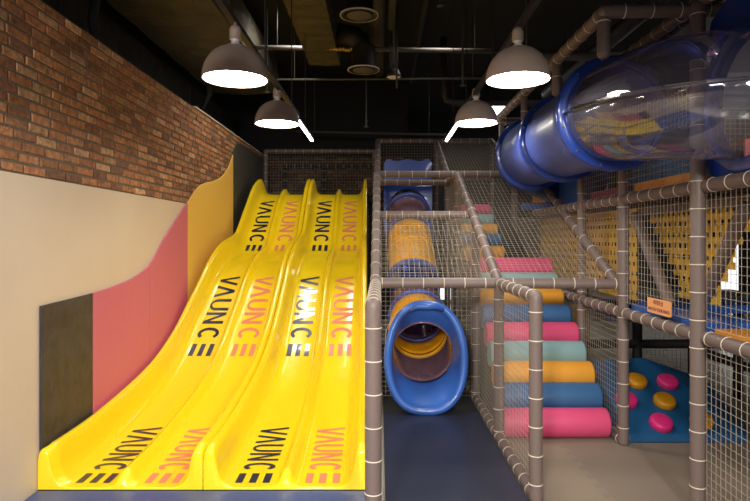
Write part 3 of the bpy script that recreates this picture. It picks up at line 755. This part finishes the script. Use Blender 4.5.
for x in (-.85, .83):  # extra lamps out of frame, added along both rows for fill light
    for y in (1.6, -.2, -2.2):
        pendant(x, y, 2.5, 'dome pendant lamp over the floor near the viewer on the %s track, row %s' % ('left' if x < 0 else 'right', {1.6: 'nearest', -.2: 'middle', -2.2: 'last'}[y]))
for x, s in ((-.86, 'left'), (.84, 'right')):
    tr = thing('light_track', 'long dark ceiling track of the %s row of pendant lamps' % s, 'light track', (x, 3, 2.86))
    obj('rail', box(x-.018, x+.018, -3, 6.02, 2.86, 2.895), M['steel'], tr)
    for y in (.5, 2.6, 4.3, 5.6):
        obj('rod', box(x-.004, x+.004, y-.004, y+.004, 2.895, 3.95 if x < 0 else 4.75), M['black'], tr)
    ll = thing('linear_light', 'slim white tube light at the far end of the %s lamp track' % s, 'light', (x, 6.6, 2.84))
    obj('housing', box(x-.02, x+.02, 6.05, 7.3, 2.845, 2.87), M['steel'], ll)
    obj('tube', box(x-.014, x+.014, 6.07, 7.28, 2.822, 2.8449), M['led'], ll)
    obj('rod', box(x-.004, x+.004, 6.6, 6.608, 2.87, 3.95 if x < 0 else 4.75), M['black'], ll)

# ------------------------------------------------------------------ ceiling clutter

def ductbox(x0, x1, y0, y1, z0, z1, m, name, label, seams=.35, bulge=.03):
    bm = bmesh.new(); n = int((y1-y0)/seams*6); R = []
    for i in range(n+1):
        y = y0 + (y1-y0)*i/n; ph = (y-y0)/seams; b = bulge*abs(math.sin(PI*ph))**.6 + random.uniform(-.004, .004)
        R.append([bm.verts.new(p) for p in ((x0-b*.3, y, z0-b*.2), ((x0+x1)/2, y, z0-b), (x1+b*.3, y, z0-b*.2), (x1+b, y, (z0+z1)/2), (x1, y, z1), (x0, y, z1), (x0-b, y, (z0+z1)/2))])
    for i in range(n):
        for k in range(7): bm.faces.new((R[i][k], R[i][(k+1)%7], R[i+1][(k+1)%7], R[i+1][k]))
    bm.faces.new(R[0]); bm.faces.new(R[-1])
    return tag(obj(name, bm, m), label, 'duct')
ductbox(-2.62, -1.62, -1, 9.0, 3.88, 4.4, M['olive'], 'air_duct', 'wide olive insulated duct above the brick wall', .8, .04)
ductbox(-.97, -.56, 1.0, 8.0, 4.0, 4.4, M['olive'], 'air_duct', 'short olive wrapped duct ending above the slides', .28, .03)
ductbox(-3.08, -2.76, 0, 11, 3.14, 3.85, M['ductdark'], 'air_duct', 'black insulated duct lying behind the brick wall top', .55, .03)
ductbox(2.9, 5.2, 5.2, 6.6, 3.1, 3.8, M['foil'], 'air_duct', 'silver foil wrapped duct seen through the clear tube opening', .35, .05)
def tpipe(name, pts, r, m, label, n=14):
    bm = bmesh.new(); tube(bm, pts, r, n)
    a, b = Vector(pts[0]), Vector(pts[-1])
    if abs(a.z - b.z) < .2 and max(a.z, b.z) < 4.6:
        for t in (.12, .88):
            p = a.lerp(b, t); tube(bm, [p, Vector((p.x, p.y, 4.76))], .006, 6)
    return tag(obj(name, bm, m), label, 'pipe')
tpipe('service_pipe', [(-.03, 2, 4.25), (-.03, 9.2, 4.25)], .085, M['olive'], 'olive pipe running away under the ceiling past the round vents')
tpipe('service_pipe', [(.14, 2, 4.2), (.14, 7.1, 4.2)], .045, M['olive'], 'thin olive pipe ending over the wire-caged spotlight')
tpipe('service_pipe', [(-1.7, 7.3, 4.02), (1.6, 7.3, 3.97)], .03, M['steel2'], 'brown crosswise ceiling pipe with gold tape')
tpipe('service_pipe', [(-1.6, 8.1, 3.83), (1.7, 8.1, 3.85)], .014, M['steel2'], 'thin crosswise rod under the ceiling beyond the vents')
tpipe('service_pipe', [(-1.5, 10.3, 3.51), (1.2, 10.3, 3.45)], .02, M['steel2'], 'pale thin crosswise rod near the back wall')
tpipe('service_pipe', [(-1.6, 6.6, 4.45), (3, 6.6, 4.45)], .03, M['steel'], 'dark crosswise pipe high over the round vents')
tpipe('service_pipe', [(.95, 8.6, 4.6), (.95, 8.6, 3.75), (.99, 8.6, 3.66), (1.1, 8.6, 3.62), (2.6, 8.6, 3.62)], .05, M['steel'], 'dark bent pipe dropping from the ceiling behind the right lamps')
tpipe('service_pipe', [(.2, 6.9, 4.7), (.2, 6.9, 3.0+.4)], .012, M['steel'], 'thin vertical rod between spotlight and sprinkler')
tpipe('service_pipe', [(1.6, 6.9, 3.78), (2.9, 6.9, 3.78)], .05, M['steel2'], 'ribbed grey crosswise pipe behind the clear tube hangers')
tpipe('service_pipe', [(.9, 5.4, 4.3), (3.8, 5.4, 4.3)], .04, M['steel'], 'dark crosswise pipe high above the right lamps')
tpipe('service_pipe', [(2.9, 2, 4.1), (2.9, 10, 4.1)], .1, M['steel'], 'thick dark pipe running away above the tube on the right')
tpipe('service_pipe', [(.55, 2, 4.45), (.55, 10.5, 4.45)], .04, M['steel'], 'dark pipe running away under the ceiling above the middle')
tpipe('service_pipe', [(-2.3, 5.0, 4.5), (-2.45, 5.0, 3.85), (-2.5, 5.0, 3.5), (-2.52, 5.1, 3.3), (-2.6, 5.3, 3.2)], .04, M['black'], 'black hose curving down behind the brick wall, nearer one')
tpipe('service_pipe', [(-2.3, 7.6, 3.9), (-2.25, 7.6, 3.5), (-2.35, 7.6, 3.3), (-2.6, 7.6, 3.22)], .035, M['black'], 'black hose curving down behind the brick wall, farther one')
bm = bmesh.new()
for k in range(9): bmesh.ops.create_icosphere(bm, subdivisions=1, radius=.022, matrix=Matrix.Translation((-.62 + k*.038, 7.27, 3.985 + random.uniform(-.012, .012))))
tag(obj('gold_tape', bm, M['gold']), 'crumpled gold tape wrapped on the crosswise ceiling pipe', 'tape')
for (x, y, z, l) in ((-.22, 6.05, 3.94, 'nearer round ceiling vent with pale ring'), (-.21, 7.3, 3.73, 'farther round ceiling vent with pale ring')):
    t = thing('round_vent', l, 'vent', (x, y, z), 'round ceiling vents')
    bm = bmesh.new(); lathe(bm, [(.15, .30), (.15, .06), (.20, .01), (.20, 0), (.165, -.005), (.15, .02)], (x, y, z), 36); obj('collar', bm, M['steel'], t)
    bm = bmesh.new(); lathe(bm, [(.001, -.012), (.12, -.008), (.135, .0), (.12, .012), (.001, .02)], (x, y, z), 36); obj('disc', bm, M['steel2'], t)
    bm = bmesh.new(); lathe(bm, [(.188, -.001), (.2025, -.001), (.2025, .012), (.188, .012), (.188, -.001)], (x, y, z), 36); obj('rim', bm, M['trim'], t)
    bm = bmesh.new(); tube(bm, [(x, y, z+.25), (x-.02, y, z+.32), (x-.12, y, z+.42), (x-.33, y, z+.45)], .14, 24); obj('elbow', bm, M['ductdark'], t, smooth=True)
t = thing('spotlight', 'wire-caged ceiling spotlight with a dim pale lens', 'spotlight', (.17, 7.1, 3.55))
bm = bmesh.new(); lathe(bm, [(.001, .1), (.06, .1), (.085, .04), (.1, .0), (.09, .0), (.06, .03)], (.17, 7.1, 3.58)); obj('housing', bm, M['steel'], t)
bm = bmesh.new(); lathe(bm, [(.001, -.012), (.06, -.006), (.088, .008)], (.17, 7.1, 3.58)); obj('lens', bm, M['trim'], t)
bm = bmesh.new()
for a in range(6): tube(bm, [(.17+.05*math.cos(a*1.047), 7.1+.05*math.sin(a*1.047), 3.67), (.17+.05*math.cos(a*1.047+.4), 7.1+.05*math.sin(a*1.047+.4), 4.0)], .005, 5)
tube(bm, [(.17, 7.1, 3.67), (.17, 7.1, 4.75)], .012, 8)
obj('cage', bm, M['steel2'], t)
for x, y, z, l in ((.60, 5.7, 3.9, 'small sprinkler head hanging right of the spotlight'), (.95, 6.6, 3.35, 'small sprinkler between the right lamps'), (-1.28, 5.0+1.5, 2.95+.3, 'small hook fitting hanging beneath the farther left lamp'), (-.2, 8.3, 3.2, 'small dark sprinkler beyond the farther round vent')):
    t = thing('sprinkler', l, 'sprinkler', (x, y, z))
    bm = bmesh.new(); lathe(bm, [(.001, 0), (.04, 0), (.012, .02), (.012, .08), (.02, .09), (.01, .12), (.01, 4.75-z), (.001, 4.75-z)], (x, y, z), 12); obj('head', bm, M['steel2'], t)

# glowing panels added to brighten the far hall and its floor
def panel_light(x, y, z, s, strength, label):
    t = thing('ceiling_light', label, 'light', (x, y, z), 'hall ceiling lights')
    obj('housing', box(x-s, x+s, y-s, y+s, z+.01, z+.06), M['steel'], t)
    m = mat('panel_glow', (1, .95, .88), .5, emit=strength); obj('panel', box(x-s*.95, x+s*.95, y-s*.95, y+s*.95, z, z+.0099), m, t)
    bm = bmesh.new()
    tube(bm, [(x, y, z+.06), (x, y, 4.75)], .01, 6); obj('rod', bm, M['steel'], t)
for x, y, l in ((5.2, 7.5, 'square hall ceiling light beyond the right play frame, nearer'), (5.2, 11.0, 'square hall ceiling light beyond the right play frame, farther'), (2.2, 11.8, 'square hall ceiling light behind the stairs')):
    panel_light(x, y, 4.2, .45, 14, l)

# unseen fill spots added to brighten the play area, without fittings
def spot(loc, aim, power, size=.25, angle=110, col=(1, .93, .84)):
    l = bpy.data.lights.new('room_light', 'SPOT'); l.energy = power; l.shadow_soft_size = size; l.spot_size = math.radians(angle); l.spot_blend = .8; l.color = col
    o = bpy.data.objects.new('room_light', l); o.location = loc; COL.objects.link(o)
    o.rotation_euler = (Vector(aim)-Vector(loc)).to_track_quat('-Z', 'Y').to_euler(); return o
spot((-.9, -1.6, 2.75), (-1.2, 4.2, -.2), 950, angle=76)
spot((1.2, -1.6, 2.7), (1.0, 4.0, -.9), 480, angle=72)
spot((3.5, 4.3, 2.0), (3.9, 5.9, 3.3), 45, angle=100)  # added uplight that brightens the foil duct
spot((-1.1, 7.2, 4.4), (-1.1, 8.0, 0), 190, size=.3, angle=140)  # added fill over the upper slides
spot((.9, 7.2, 4.3), (.8, 7.6, 0), 55, angle=130)

w = bpy.data.worlds.new('world'); SC.world = w; w.use_nodes = True
w.node_tree.nodes['Background'].inputs[0].default_value = (.9, .95, 1, 1); w.node_tree.nodes['Background'].inputs[1].default_value = .02

# ------------------------------------------------------------------ camera
cd = bpy.data.cameras.new('camera'); cam = bpy.data.objects.new('camera', cd); COL.objects.link(cam)
cam.location = (0, 0, CZ); cam.rotation_euler = (PI/2, 0, 0)
cd.sensor_fit = 'HORIZONTAL'; cd.sensor_width = 36; cd.lens = 36*F/750
cd.shift_x = -(CX-375)/750; cd.shift_y = -(250.5-CY)/750
cd.clip_start = .05; SC.camera = cam
SC.view_settings.view_transform = 'Standard'; SC.view_settings.look = 'None'
SC.view_settings.exposure = 0; SC.view_settings.gamma = 1
